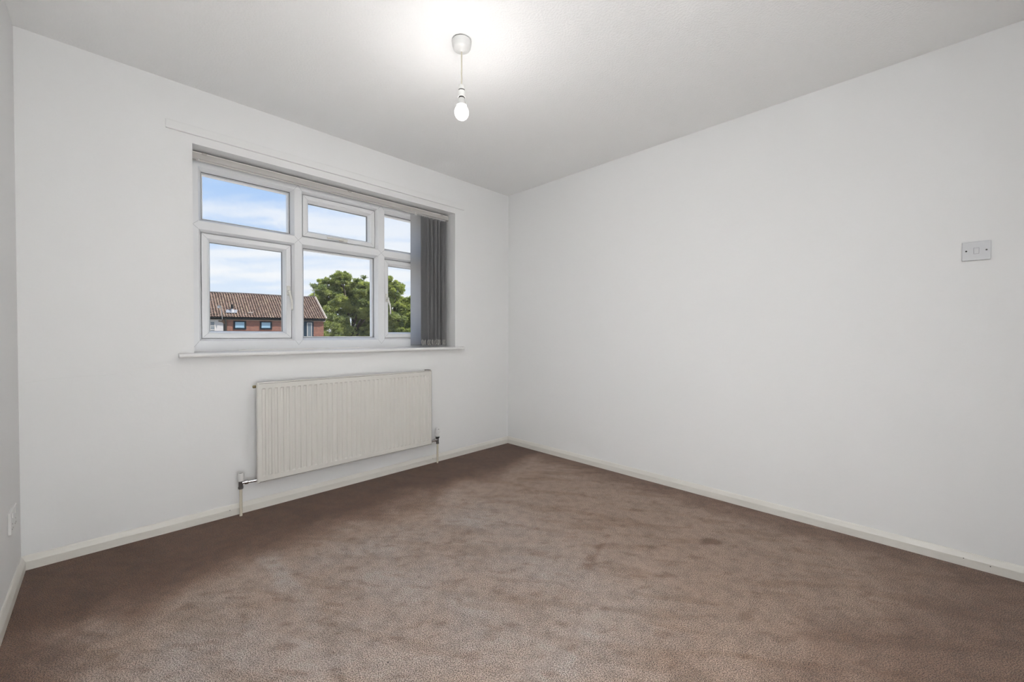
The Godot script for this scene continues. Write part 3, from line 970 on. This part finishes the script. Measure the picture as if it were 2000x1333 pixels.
# ---------------------------------------------------------------- vertical blind
func blind() -> void:
	var t := thing("vertical_blind", Vector3(-0.8, 0.951, -0.107))
	meta(t, "dark grey vertical blind drawn to one side of the window", "blind")
	var o := -t.position
	var zc := -0.107
	var st := fresh()
	# head rail: hollow channel with turned lips along the bottom slot
	var prof := PackedVector2Array([Vector2(0.0225, 2.052), Vector2(0.0225, 2.086), Vector2(0.0215, 2.088), Vector2(-0.0215, 2.088), Vector2(-0.0225, 2.086), Vector2(-0.0225, 2.052), Vector2(-0.0045, 2.050), Vector2(-0.0045, 2.053), Vector2(-0.019, 2.055), Vector2(-0.019, 2.084), Vector2(0.019, 2.084), Vector2(0.019, 2.055), Vector2(0.0045, 2.053), Vector2(0.0045, 2.050)])
	prism(st, prof, Vector3(-2.418, 0, zc) + o, Vector3(0, 0, 1), Vector3.UP, Vector3(1.766, 0, 0))
	var rail := part("headrail", mesh_of(st), M["headrail"], t, "slim aluminium headrail")
	st = fresh()
	box(st, Vector3(-2.418, 2.0815, zc + 0.0215) + o, Vector3(-0.668, 2.0860, zc + 0.0250) + o, 0.001)
	for zz in [0.0062, -0.0062]:
		box(st, Vector3(-2.395, 2.0475, zc + zz - 0.0013) + o, Vector3(-0.668, 2.0510, zc + zz + 0.0013) + o, 0.0006)
	part("rail_lip", mesh_of(st), M["headrail lip"], rail)
	st = fresh()
	box(st, Vector3(-2.41, 2.0525, zc - 0.0046) + o, Vector3(-0.668, 2.0545, zc + 0.0046) + o)
	part("rail_slot", mesh_of(st), M["dark gap"], rail)
	for ex in [-2.4215, -0.653]:
		st = fresh()
		box(st, Vector3(ex, 2.048, zc - 0.0245) + o, Vector3(ex + 0.0045, 2.0885, zc + 0.0245) + o, 0.001)
		part("end_cap", mesh_of(st), M["headrail"], rail)
	for bx in [-2.36, -1.52, -0.72]:
		st = fresh()
		box(st, Vector3(bx - 0.011, 2.0875, zc - 0.020) + o, Vector3(bx + 0.011, 2.0965, zc + 0.010) + o, 0.001)
		box(st, Vector3(bx - 0.012, 2.078, zc + 0.0225) + o, Vector3(bx + 0.012, 2.088, zc + 0.0285) + o, 0.001)
		part("bracket", mesh_of(st), M["headrail"], t)
	# small white cord carrier at the far end of the slot
	st = fresh()
	lathe(st, [Vector2(0.0001, 0), Vector2(0.005, 0.001), Vector2(0.005, 0.009), Vector2(0.002, 0.011)], 10, Transform3D(Basis.IDENTITY, Vector3(-2.385, 2.043, zc + 0.012) + o))
	part("cord_knob", mesh_of(st), M["white plastic"], t)

	# 22 louvres stacked at the right-hand side, near edges to the right
	var wd := 0.089
	var top := 2.030
	var bot := 0.966
	var edges := []
	for k in 22:
		# the leading louvre lies flat in front, the others are bunched edge-on behind it
		var turn := deg_to_rad(9.0 if k == 0 else 99.0 + 4.0 * sin(k * 2.1) + 3.0 * sin(k * 0.9))
		var dir := Vector3(cos(turn), 0, sin(turn))
		var mid := Vector3(-0.977, 0, zc + 0.022)
		if k > 0:
			mid = Vector3(-0.9225 + (k - 1) * 0.01225 + 0.0014 * sin(k * 1.9), 0, zc)
		var lean := 0.0018 * sin(k * 1.7)
		st = fresh()
		st.set_smooth_group(3)
		var nseg := 6
		var ny := 6
		var nn := Vector3(-dir.z, 0, dir.x)
		var g := func(i: int, j: int, s: float) -> Vector3:
			var u := float(i) / nseg - 0.5
			var v := float(j) / ny
			var bow := 0.0022 * sin(k * 1.3 + 1.0) * (1.0 - 4.0 * u * u) + 0.0012 * sin(v * 5.0 + k) * (0.5 + u)
			return mid + o + dir * (u * wd + lean * v) + Vector3(0, lerpf(bot, top, v), 0) + nn * (bow + s * 0.0003)
		for i in nseg:
			for j in ny:
				out_quad(st, g.call(i, j, 0.0), g.call(i + 1, j, 0.0), g.call(i + 1, j + 1, 0.0), g.call(i, j + 1, 0.0), nn)
		var vane := part("vane", mesh_of(st), M["blind fabric"], t)
		# weight in the bottom hem
		st = fresh()
		box(st, Vector3(-wd / 2 + 0.002, 0, -0.0009), Vector3(wd / 2 - 0.002, 0.005, 0.0009), 0.0004, Transform3D(Basis(dir, Vector3.UP, nn), mid + o + Vector3(0, bot + 0.001, 0)))
		part("hem_weight", mesh_of(st), M["blind fabric"], vane)
		# hanger at the top
		st = fresh()
		box(st, Vector3(-0.009, 0, -0.0011), Vector3(0.009, 0.012, 0.0011), 0.0004, Transform3D(Basis(dir, Vector3.UP, nn), mid + o + Vector3(0, top - 0.003, 0)))
		box(st, Vector3(-0.002, 0.010, -0.0012), Vector3(0.002, 0.026, 0.0012), 0.0004, Transform3D(Basis(dir, Vector3.UP, nn), mid + o + Vector3(0, top - 0.003, 0)))
		part("hanger", mesh_of(st), M["white plastic"], vane)
		edges.append(mid + dir * (wd / 2 - 0.002) + Vector3(-0.002, 0, 0))
	# link chain bunched in loops along the near bottom edges
	st = fresh()
	for k in range(1, 21, 2):
		var a: Vector3 = edges[k]
		var wide := 0.006 + 0.003 * absf(sin(k * 2.1))
		var loop := []
		for i in 16:
			var w := TAU * i / 16
			loop.append(a + o + Vector3(wide * cos(w) + 0.006, bot + 0.026 + 0.020 * sin(w), 0.006 + 0.004 * cos(w + k)))
		tube(st, loop, 0.0011, 5, true)
		if k % 4 == 1:
			var drop := []
			for i in 8:
				var w := i / 7.0
				drop.append(a + o + Vector3(w * 0.022, bot + 0.04 - 0.052 * sin(w * PI), 0.008))
			tube(st, drop, 0.001, 5)
	part("link_chain", mesh_of(st), M["chain"], t, "pale link chain looped along the louvre bottoms")

# ---------------------------------------------------------------- switch and socket
func switch_and_socket() -> void:
	var t := thing("light_switch", Vector3(0, 1.436, 3.0015))
	meta(t, "white single light switch plate with two dark screws on bare wall", "light switch")
	var st := fresh()
	box(st, Vector3(-0.0095, -0.0425, -0.0435), Vector3(0.001, 0.0425, 0.0435), 0.0022)
	part("plate", mesh_of(st), M["switch plastic"], t)
	st = fresh()
	# surround of the rocker, then the tilted rocker
	for b in [[-0.0085, -0.0075, -0.0135, 0.0135], [0.0075, 0.0085, -0.0135, 0.0135], [-0.0085, 0.0085, -0.0140, -0.0130], [-0.0085, 0.0085, 0.0130, 0.0140]]:
		box(st, Vector3(-0.0098, b[2], b[0]), Vector3(-0.0090, b[3], b[1]))
	part("rocker_gap", mesh_of(st), M["seam"], t)
	st = fresh()
	box(st, Vector3(-0.0035, -0.0128, -0.0073), Vector3(0.0015, 0.0128, 0.0073), 0.0008, Transform3D(Basis(Vector3(0, 0, 1), deg_to_rad(6)), Vector3(-0.0092, 0, 0)))
	part("rocker", mesh_of(st), M["switch plastic"], t)
	for s in [-1, 1]:
		st = fresh()
		lathe(st, [Vector2(0.0034, -0.001), Vector2(0.0034, 0.0004), Vector2(0.0026, 0.0009), Vector2(0.0001, 0.001)], 12, Transform3D(Basis(Vector3(0, 0, 1), PI / 2), Vector3(-0.0095, 0.001, s * 0.0302)))
		part("screw", mesh_of(st), M["screw"], t)

	var k := thing("power_socket", Vector3(-L, 0.314, 0.255))
	meta(k, "white double power socket low on the side wall by the corner", "power socket")
	st = fresh()
	box(st, Vector3(-0.001, -0.043, -0.073), Vector3(0.008, 0.043, 0.073), 0.002)
	part("plate", mesh_of(st), M["white plastic"], k)
	for s in [-1, 1]:
		st = fresh()
		box(st, Vector3(0.007, 0.014, s * 0.036 - 0.008), Vector3(0.0105, 0.036, s * 0.036 + 0.008), 0.001)
		part("rocker", mesh_of(st), M["white plastic"], k)
		st = fresh()
		for h in [[0.006, 0.0, 0.004, 0.002], [-0.012, -0.011, 0.0032, 0.002], [-0.012, 0.011, 0.0032, 0.002]]:
			box(st, Vector3(0.0076, h[0] - 0.016 - h[3], s * 0.036 + h[1] - h[2]), Vector3(0.0083, h[0] - 0.016 + h[3], s * 0.036 + h[1] + h[2]))
		part("pin_holes", mesh_of(st), M["dark gap"], k)

# ---------------------------------------------------------------- outside
func outside() -> void:
	var st := fresh()
	var gm := mat("pale paving", lin(0.48, 0.47, 0.45), 0.95)
	gm.albedo_texture = ntex(noise(FastNoiseLite.TYPE_SIMPLEX_SMOOTH, 0.03, 4, 8), 512, grad([[0.0, Color(0.75, 0.75, 0.7)], [1.0, Color(1, 1, 1)]]))
	gm.uv1_triplanar = true
	gm.uv1_world_triplanar = true
	gm.uv1_scale = Vector3.ONE * 0.15
	box(st, Vector3(-150, -3.0, -250), Vector3(200, -2.75, 60))
	struct("ground", st, gm, "pale paved yard far below the window between the houses", "ground")
	# lower storey of this house
	st = fresh()
	box(st, Vector3(-L - 0.15, -2.76, -0.3), Vector3(0.15, -0.25, D + 0.15))
	struct("wall_below", st, M["wall paint"], "lower storey wall beneath this room, seen from outside only", "wall")
	neighbour()
	trees()

func brick_image() -> Image:
	# brick faces 215 x 65 mm with 10 mm joints; one tile of 4 bricks by 12 courses
	var w := 256
	var h := 256
	var im := Image.create(w, h, false, Image.FORMAT_RGB8)
	var r := RandomNumberGenerator.new()
	r.seed = 77
	var tone := []
	for i in 96:
		tone.append(r.randf())
	for y in h:
		var cy := y / float(h) * 12.0
		var row := int(cy)
		for x in w:
			var cx := x / float(w) * 4.0 + (0.5 if row % 2 else 0.0)
			var k := (row * 8 + (int(cx) % 4)) % 96
			var c := lin(0.22, 0.085, 0.055).lerp(lin(0.12, 0.045, 0.036), tone[k])
			if cy - row < 0.13 or cx - int(cx) < 0.045:
				c = lin(0.22, 0.19, 0.17)
			im.set_pixel(x, y, c)
	return im

func neighbour() -> void:
	var t := thing("neighbour_house", Vector3(6.68062, 0, -47.30848), deg_to_rad(-18.2366))
	meta(t, "red brick terraced house with brown pantiled roof seen through the window", "house")
	var brick := mat("brickwork", Color.WHITE, 0.9)
	brick.albedo_texture = ImageTexture.create_from_image(brick_image())
	brick.uv1_triplanar = true
	brick.uv1_scale = Vector3(1.0 / 0.9, 1.0 / 0.9, 1.0 / 0.9)
	mat("pantile", lin(0.36, 0.2, 0.145), 0.8).vertex_color_use_as_albedo = true
	M["pantile"].albedo_color = Color.WHITE
	mat("dark fascia", lin(0.012, 0.014, 0.018), 0.5)
	M["dark fascia"].metallic_specular = 0.12
	mat("pale soffit", lin(0.3, 0.27, 0.24), 0.7)
	mat("white weatherboard", lin(0.42, 0.42, 0.44), 0.6)
	mat("dark window frame", lin(0.010, 0.017, 0.026), 0.6).metallic_specular = 0.15
	mat("obscured pane", lin(0.2, 0.33, 0.45), 0.12)
	mat("plain pane", lin(0.09, 0.12, 0.15), 0.08)
	mat("white window frame", lin(0.42, 0.42, 0.42), 0.5)
	mat("blue panel", lin(0.018, 0.033, 0.052), 0.6).metallic_specular = 0.15
	mat("lead", lin(0.19, 0.205, 0.24), 0.5)
	mat("white mortar", lin(0.3, 0.29, 0.275), 0.8)
	mat("drainpipe", lin(0.02, 0.018, 0.018), 0.4)
	mat("brown bracket", lin(0.09, 0.05, 0.03), 0.6)
	mat("aerial metal", lin(0.2, 0.21, 0.23), 0.6)
	var gy := -2.76
	var back := -7.0          # the house is 7 m deep; the ridge lies half way
	# walls with a gable at the right-hand end
	var st := fresh()
	box(st, Vector3(-0.86, gy, back), Vector3(8.49, 2.66, 0))
	for dx in [0.0, -0.22]:
		out_tri(st, Vector3(8.48 + dx, 2.6, -0.02), Vector3(8.48 + dx, 2.6, -6.98), Vector3(7.55 + dx, 5.42, -3.5), Vector3(1 if dx == 0.0 else -1, 0.3, 0))
	part("brick_wall", mesh_of(st), brick, t)
	# neighbouring white clad bay to the left
	st = fresh()
	box(st, Vector3(-9.0, gy, back), Vector3(-0.86, 2.66, 0.0))
	var clad := part("clad_wall", mesh_of(st), M["white weatherboard"], t)
	for i in 12:
		st = fresh()
		var y := 2.62 - 0.15 * (i + 1)
		prism(st, PackedVector2Array([Vector2(0, 0), Vector2(0.035, 0), Vector2(0.012, 0.15), Vector2(0, 0.15)]), Vector3(-9.0, y, 0.0), Vector3(0, 0, 1), Vector3.UP, Vector3(8.13, 0, 0))
		part("weatherboard", mesh_of(st), M["white weatherboard"], clad)
	# eaves: soffit, fascia and black gutter
	st = fresh()
	box(st, Vector3(-9.2, 2.56, -0.02), Vector3(8.62, 2.64, 0.16))
	box(st, Vector3(8.42, 2.5, -0.4), Vector3(8.66, 2.72, 0.26))
	part("soffit", mesh_of(st), M["pale soffit"], t)
	st = fresh()
	box(st, Vector3(-9.2, 2.60, 0.12), Vector3(8.62, 2.86, 0.28))
	var gut := []
	gut.append(Vector3(-9.2, 2.76, 0.31)); gut.append(Vector3(8.66, 2.76, 0.31))
	tube(st, gut, 0.075, 10)
	part("gutter", mesh_of(st), M["dark fascia"], t)
	roof(t)
	# flue through a lead slate
	st = fresh()
	box(st, Vector3(-0.55, 0, -0.3), Vector3(0.42, 0.05, 0.3), 0.02, Transform3D(Basis(Vector3.RIGHT, deg_to_rad(35.5)), Vector3(-0.12, 3.46, -0.28)))
	lathe(st, [Vector2(0.34, 3.30), Vector2(0.22, 3.48), Vector2(0.13, 3.68), Vector2(0.12, 3.78)], 16, Transform3D(Basis.IDENTITY, Vector3(-0.15, 0, -0.32)))
	var fl := part("flue_base", mesh_of(st), M["lead"], t, "grey lead flue base")
	st = fresh()
	lathe(st, [Vector2(0.13, 3.74), Vector2(0.115, 4.08), Vector2(0.075, 4.16), Vector2(0.075, 4.22), Vector2(0.0001, 4.23)], 16, Transform3D(Basis.IDENTITY, Vector3(-0.15, 0, -0.32)))
	part("flue_pipe", mesh_of(st), M["dark fascia"], fl)
	# patch of white mortar on two tiles
	for i in 2:
		st = fresh()
		box(st, Vector3(-0.1, 0, -0.05), Vector3(0.1, 0.05, 0.05), 0.015, Transform3D(Basis(Vector3.RIGHT, deg_to_rad(38)), Vector3(1.36 + i * 0.24, 3.36, -0.16)))
		part("mortar_patch", mesh_of(st), M["white mortar"], t)
	# windows
	house_window(t, 0.005, 1.116, 1.586, 2.481, 0.15, "dark window frame", "obscured pane", 0)
	house_window(t, 2.34, 3.455, 1.595, 2.475, 0.15, "dark window frame", "obscured pane", 0)
	house_window(t, 6.81, 7.30, 0.80, 2.40, 0.07, "white window frame", "plain pane", 0)
	house_window(t, -2.75, -1.53, 1.1, 2.40, 0.08, "white window frame", "plain pane", 2)
	house_window(t, -4.95, -3.73, 1.1, 2.40, 0.08, "white window frame", "plain pane", 2)
	st = fresh()
	box(st, Vector3(5.9, 0.2, -0.02), Vector3(6.80, 2.55, 0.06), 0.01)
	box(st, Vector3(7.31, 0.2, -0.02), Vector3(7.47, 2.55, 0.06), 0.01)
	box(st, Vector3(6.80, 2.41, -0.02), Vector3(7.31, 2.55, 0.06), 0.01)
	part("dark_panel", mesh_of(st), M["blue panel"], t)
	# drainpipe and brown bracket between the clad and the brick fronts
	st = fresh()
	tube(st, [Vector3(-0.62, gy, 0.09), Vector3(-0.62, 2.3, 0.09), Vector3(-0.66, 2.5, 0.2), Vector3(-0.66, 2.72, 0.3)], 0.075, 10)
	box(st, Vector3(-0.84, gy, 0.0), Vector3(-0.72, 2.6, 0.05))
	part("drainpipe", mesh_of(st), M["drainpipe"], t)
	st = fresh()
	tube(st, [Vector3(-1.25, 2.44, 0.1), Vector3(-0.95, 2.38, 0.12), Vector3(-0.72, 2.2, 0.1)], 0.06, 8)
	box(st, Vector3(-0.95, 2.3, 0.0), Vector3(-0.72, 2.66, 0.2), 0.02)
	part("bracket", mesh_of(st), M["brown bracket"], t)
	# dish on a pole at the eaves, television aerial at the ridge end
	st = fresh()
	tube(st, [Vector3(-0.88, 2.60, 0.42), Vector3(-0.93, 3.2, 0.42), Vector3(-0.99, 3.92, 0.42)], 0.028, 8)
	var pole := part("aerial_pole", mesh_of(st), M["aerial metal"], t)
	st = fresh()
	lathe(st, [Vector2(0.0001, 0.0), Vector2(0.1, 0.012), Vector2(0.17, 0.045), Vector2(0.165, 0.05), Vector2(0.0001, 0.015)], 18, Transform3D(Basis(Vector3(1, 0.2, 0.6).normalized(), deg_to_rad(75)), Vector3(-1.14, 3.86, 0.42)))
	part("dish", mesh_of(st), M["aerial metal"], pole)
	st = fresh()
	tube(st, [Vector3(7.62, 5.5, -3.5), Vector3(7.64, 6.52, -3.5)], 0.03, 8)
	tube(st, [Vector3(7.2, 6.42, -3.6), Vector3(8.15, 6.46, -3.4)], 0.02, 6)
	for i in 6:
		var x := 7.28 + i * 0.15
		tube(st, [Vector3(x + 0.05, 6.43, -3.8), Vector3(x - 0.05, 6.43, -3.2)], 0.012, 5)
	part("aerial", mesh_of(st), M["aerial metal"], t)

func house_window(t: Node3D, x0: float, x1: float, y0: float, y1: float, fr: float, fm: String, pm: String, bars: int) -> void:
	var st := fresh()
	box(st, Vector3(x0, y0, -0.03), Vector3(x1, y0 + fr * 1.15, 0.06), 0.01)
	box(st, Vector3(x0, y1 - fr * 0.8, -0.03), Vector3(x1, y1, 0.06), 0.01)
	box(st, Vector3(x0, y0 + fr, -0.03), Vector3(x0 + fr, y1 - fr * 0.8, 0.06), 0.01)
	box(st, Vector3(x1 - fr, y0 + fr, -0.03), Vector3(x1, y1 - fr * 0.8, 0.06), 0.01)
	if bars:
		for i in range(1, bars + 1):
			var x := lerpf(x0, x1, i / (bars + 1.0))
			box(st, Vector3(x - 0.02, y0 + fr, 0.0), Vector3(x + 0.02, y1 - fr, 0.05))
		for i in range(1, 3):
			var y := lerpf(y0, y1, i / 3.0)
			box(st, Vector3(x0 + fr, y - 0.018, 0.0), Vector3(x1 - fr, y + 0.018, 0.05))
	var f := part("window", mesh_of(st), M[fm], t)
	st = fresh()
	box(st, Vector3(x0 + fr, y0 + fr, 0.0), Vector3(x1 - fr, y1 - fr * 0.8, 0.03))
	part("pane", mesh_of(st), M[pm], f)

# single-lap pantiles: wavy courses, each lapping over the one below
func roof(t: Node3D) -> void:
	var eave := Vector2(0.38, 2.83)      # (z, y)
	var courses := 16
	var pitch := 0.24
	var st := fresh()
	var ridge_y := func(s: float) -> float:
		return 5.60 - 0.10 * smoothstep(0.0, 6.0, s) + 0.10 * smoothstep(6.6, 7.7, s)
	var r := RandomNumberGenerator.new()
	r.seed = 5
	for c in courses:
		var k0 := float(c) / courses
		var k1 := float(c + 1) / courses + 0.012
		var s1 := lerpf(8.755, 7.68, k0)
		var cols := int((s1 + 9.2) / pitch)
		for q in cols:
			var a := s1 - (q + 1) * pitch
			var w := r.randf()
			var col := Color(0.172, 0.122, 0.102).lerp(Color(0.1, 0.067, 0.057), w)
			if r.randf() < 0.12: col = Color(0.18, 0.135, 0.105)
			st.set_color(col)
			var prev := []
			for i in 7:
				var u := i / 6.0
				var wave := 0.055 * sin(u * TAU) + 0.02
				var x := a + u * pitch
				var ry: float = ridge_y.call(x)
				var p0 := Vector3(x, lerpf(eave.y, ry, k0), lerpf(eave.x, -3.5, k0))
				var p1 := Vector3(x, lerpf(eave.y, ry, k1), lerpf(eave.x, -3.5, k1))
				var nrm := Vector3(0, 0.82, 0.57)
				var cur := [p0 + nrm * (wave + 0.088), p1 + nrm * (wave + 0.02), p0 + nrm * (wave + 0.058)]
				if i > 0:
					st.set_smooth_group(2)
					out_quad(st, prev[0], cur[0], cur[1], prev[1], nrm)
					st.set_smooth_group(-1)
					out_quad(st, prev[2], cur[2], cur[0], prev[0], Vector3(0, -0.57, 0.82))
				prev = cur
	var tiles := part("roof_tiles", mesh_of(st), M["pantile"], t, "brown clay pantiles")
	tiles.set_meta("kind", "stuff")
	# plain rear slope
	st = fresh()
	st.set_color(Color(0.33, 0.18, 0.135))
	var e := 0.06
	out_quad(st, Vector3(-9.2, 5.5, -3.5), Vector3(7.7, 5.5, -3.5), Vector3(8.75, 2.75, -7.3), Vector3(-9.2, 2.75, -7.3), Vector3(0, 1, -1))
	out_quad(st, Vector3(-9.2, 5.5 - e, -3.5), Vector3(7.7, 5.5 - e, -3.5), Vector3(8.75, 2.75 - e, -7.3), Vector3(-9.2, 2.75 - e, -7.3), Vector3(0, -1, 1))
	# underside of the front slope
	out_quad(st, Vector3(-9.2, 5.44, -3.5), Vector3(7.68, 5.44, -3.5), Vector3(8.7, 2.78, 0.36), Vector3(-9.2, 2.78, 0.36), Vector3(0, -1, -1))
	part("roof_slope", mesh_of(st), M["pantile"], t)
	# ridge tiles
	for i in 37:
		st = fresh()
		st.set_color(Color(0.02, 0.02, 0.022).lerp(Color(0.05, 0.04, 0.04), r.randf()))
		var a := 7.72 - (i + 1) * 0.455
		var y0: float = ridge_y.call(a)
		var y1: float = ridge_y.call(a + 0.455)
		tube(st, [Vector3(a + 0.008, y0 - 0.03, -3.5), Vector3(a + 0.447, y1 - 0.03, -3.5)], 0.16, 10)
		part("ridge_tile", mesh_of(st), M["pantile"], t)
	# pale mortared verge tiles down the gable edge
	for i in 16:
		st = fresh()
		var k := (i + 0.5) / 16.0
		box(st, Vector3(-0.09, -0.05, -0.13), Vector3(0.09, 0.06, 0.13), 0.03, Transform3D(Basis(Vector3.RIGHT, deg_to_rad(37)), Vector3(lerpf(8.755, 7.68, k) + 0.03, lerpf(2.88, 5.62, k), lerpf(0.38, -3.5, k))))
		part("verge_tile", mesh_of(st), M["white mortar"], t)

# ---------------------------------------------------------------- trees
func leaf_cluster() -> ArrayMesh:
	var st := fresh()
	var r := RandomNumberGenerator.new()
	r.seed = 12
	for i in 7:
		var d := Vector3(r.randf_range(-1, 1), r.randf_range(-0.7, 0.8), r.randf_range(-1, 1)).normalized()
		var o := d * r.randf_range(0.02, 0.16)
		var side := d.cross(Vector3(r.randf_range(-1, 1), 1, r.randf_range(-1, 1))).normalized()
		var up := side.cross(d).normalized()
		var ln := r.randf_range(0.16, 0.24)
		var wd := ln * 0.34
		var tip := o + d * ln - up * ln * 0.18
		var a := o + d * ln * 0.45 + side * wd + up * 0.02
		var b := o + d * ln * 0.45 - side * wd + up * 0.02
		tri(st, o, a, tip)
		tri(st, o, tip, b)
	return mesh_of(st)

func trees() -> void:
	var bark := mat("bark", lin(0.06, 0.048, 0.038), 0.9)
	var leaf := mat("leaves", Color.WHITE, 0.55)
	leaf.vertex_color_use_as_albedo = true
	leaf.cull_mode = BaseMaterial3D.CULL_DISABLED
	leaf.backlight_enabled = true
	leaf.backlight = lin(0.75, 0.8, 0.3)
	var cluster := leaf_cluster()
	# crowns as (across, height, depth, radius) in metres; across runs along the view's right
	var big := []
	for b in [[650, 553, 20], [626, 568, 21], [606, 588, 15], [680, 558, 21], [704, 572, 20], [726, 574, 18], [640, 596, 30], [680, 600, 32], [716, 606, 28], [655, 640, 32], [700, 650, 30], [735, 640, 26], [738, 602, 22], [626, 626, 20], [612, 606, 14], [690, 628, 22], [668, 578, 22], [664, 548, 16], [640, 575, 18], [704, 652, 17], [722, 656, 17], [686, 654, 17], [742, 654, 17], [664, 656, 17]]:
		big.append(b)
	var small := []
	for b in [[763, 552, 13], [752, 566, 16], [778, 570, 17], [792, 592, 18], [765, 598, 26], [788, 622, 26], [765, 640, 26], [806, 640, 20], [810, 612, 17], [750, 618, 22], [774, 654, 16], [796, 656, 16]]:
		small.append(b)
	tree("broadleaf_tree", Vector3(22.9, -2.75, -56.5), 60.0, 668.0, big, cluster, leaf, bark, 104000, "broad leafy green tree towering behind the right end of the brick house", 3)
	tree("broadleaf_tree", Vector3(27.1, -2.75, -52.3), 60.0, 763.0, small, cluster, leaf, bark, 62000, "narrower leafy green tree with a pointed top beside the blind", 4)

func tree(called: String, at: Vector3, dist: float, u0: float, blobs: Array, cluster: Mesh, leaf: Material, bark: Material, count: int, label: String, sd: int) -> void:
	var t := thing(called, at, deg_to_rad(-45.24))
	meta(t, label, "tree", "trees behind the house")
	var r := RandomNumberGenerator.new()
	r.seed = sd
	var m := dist / 789.7
	var balls := []
	var total := 0.0
	for b in blobs:
		var c := Vector3((b[0] - u0) * m, (654.0 - b[1]) * m + 1.05 - at.y, r.randf_range(-2.2, 2.2))
		var rad: float = b[2] * m
		balls.append([c, rad])
		total += rad * rad
	# trunk and boughs
	var st := fresh()
	tube(st, [Vector3(0, 0, 0), Vector3(0.1, 2.0, 0), Vector3(0.3, 4.5, 0.1)], 0.36, 10)
	part("trunk", mesh_of(st), bark, t)
	for b in balls:
		st = fresh()
		var c: Vector3 = b[0]
		var mid := Vector3(0.3, 4.2, 0.1).lerp(c, 0.5) + Vector3(0, 0.4, 0)
		tube(st, [Vector3(0.25, 3.6, 0.1), mid, c], 0.11, 6)
		part("bough", mesh_of(st), bark, t)
	var mm := MultiMesh.new()
	mm.transform_format = MultiMesh.TRANSFORM_3D
	mm.use_colors = true
	mm.mesh = cluster
	mm.instance_count = count
	var n := 0
	for bi in balls.size():
		var c: Vector3 = balls[bi][0]
		var rad: float = balls[bi][1]
		# sprays of leaves on the twigs all round the bough end
		var sprays := []
		for i in 44:
			var d := Vector3(r.randfn(), r.randfn() + 0.15, r.randfn()).normalized()
			sprays.append([c + d * rad * r.randf_range(0.4, 1.06), r.randf_range(0.06, 0.15), pow(r.randf(), 1.3)])
		var share := int(count * rad * rad / total) if bi < balls.size() - 1 else count - n
		for i in share:
			if n >= count: break
			var spray: Array = sprays[r.randi() % sprays.size()]
			var away := Vector3(r.randfn(), r.randfn() * 0.6, r.randfn())
			var p: Vector3 = spray[0] + away * rad * spray[1]
			var s := r.randf_range(0.5, 0.95)
			var b := Basis(Vector3(r.randfn(), r.randfn(), r.randfn()).normalized(), r.randf() * TAU).scaled(Vector3.ONE * s)
			mm.set_instance_transform(n, Transform3D(b, p))
			var k := clampf(0.27 + 0.62 * spray[2] + r.randf_range(-0.25, 0.3), 0, 1)
			mm.set_instance_color(n, Color(0.065, 0.115, 0.07).lerp(Color(0.46, 0.52, 0.18), k))
			n += 1
	var o := MultiMeshInstance3D.new()
	o.name = "leaves"
	o.multimesh = mm
	o.material_override = leaf
	t.add_child(o)
	o.set_meta("kind", "stuff")
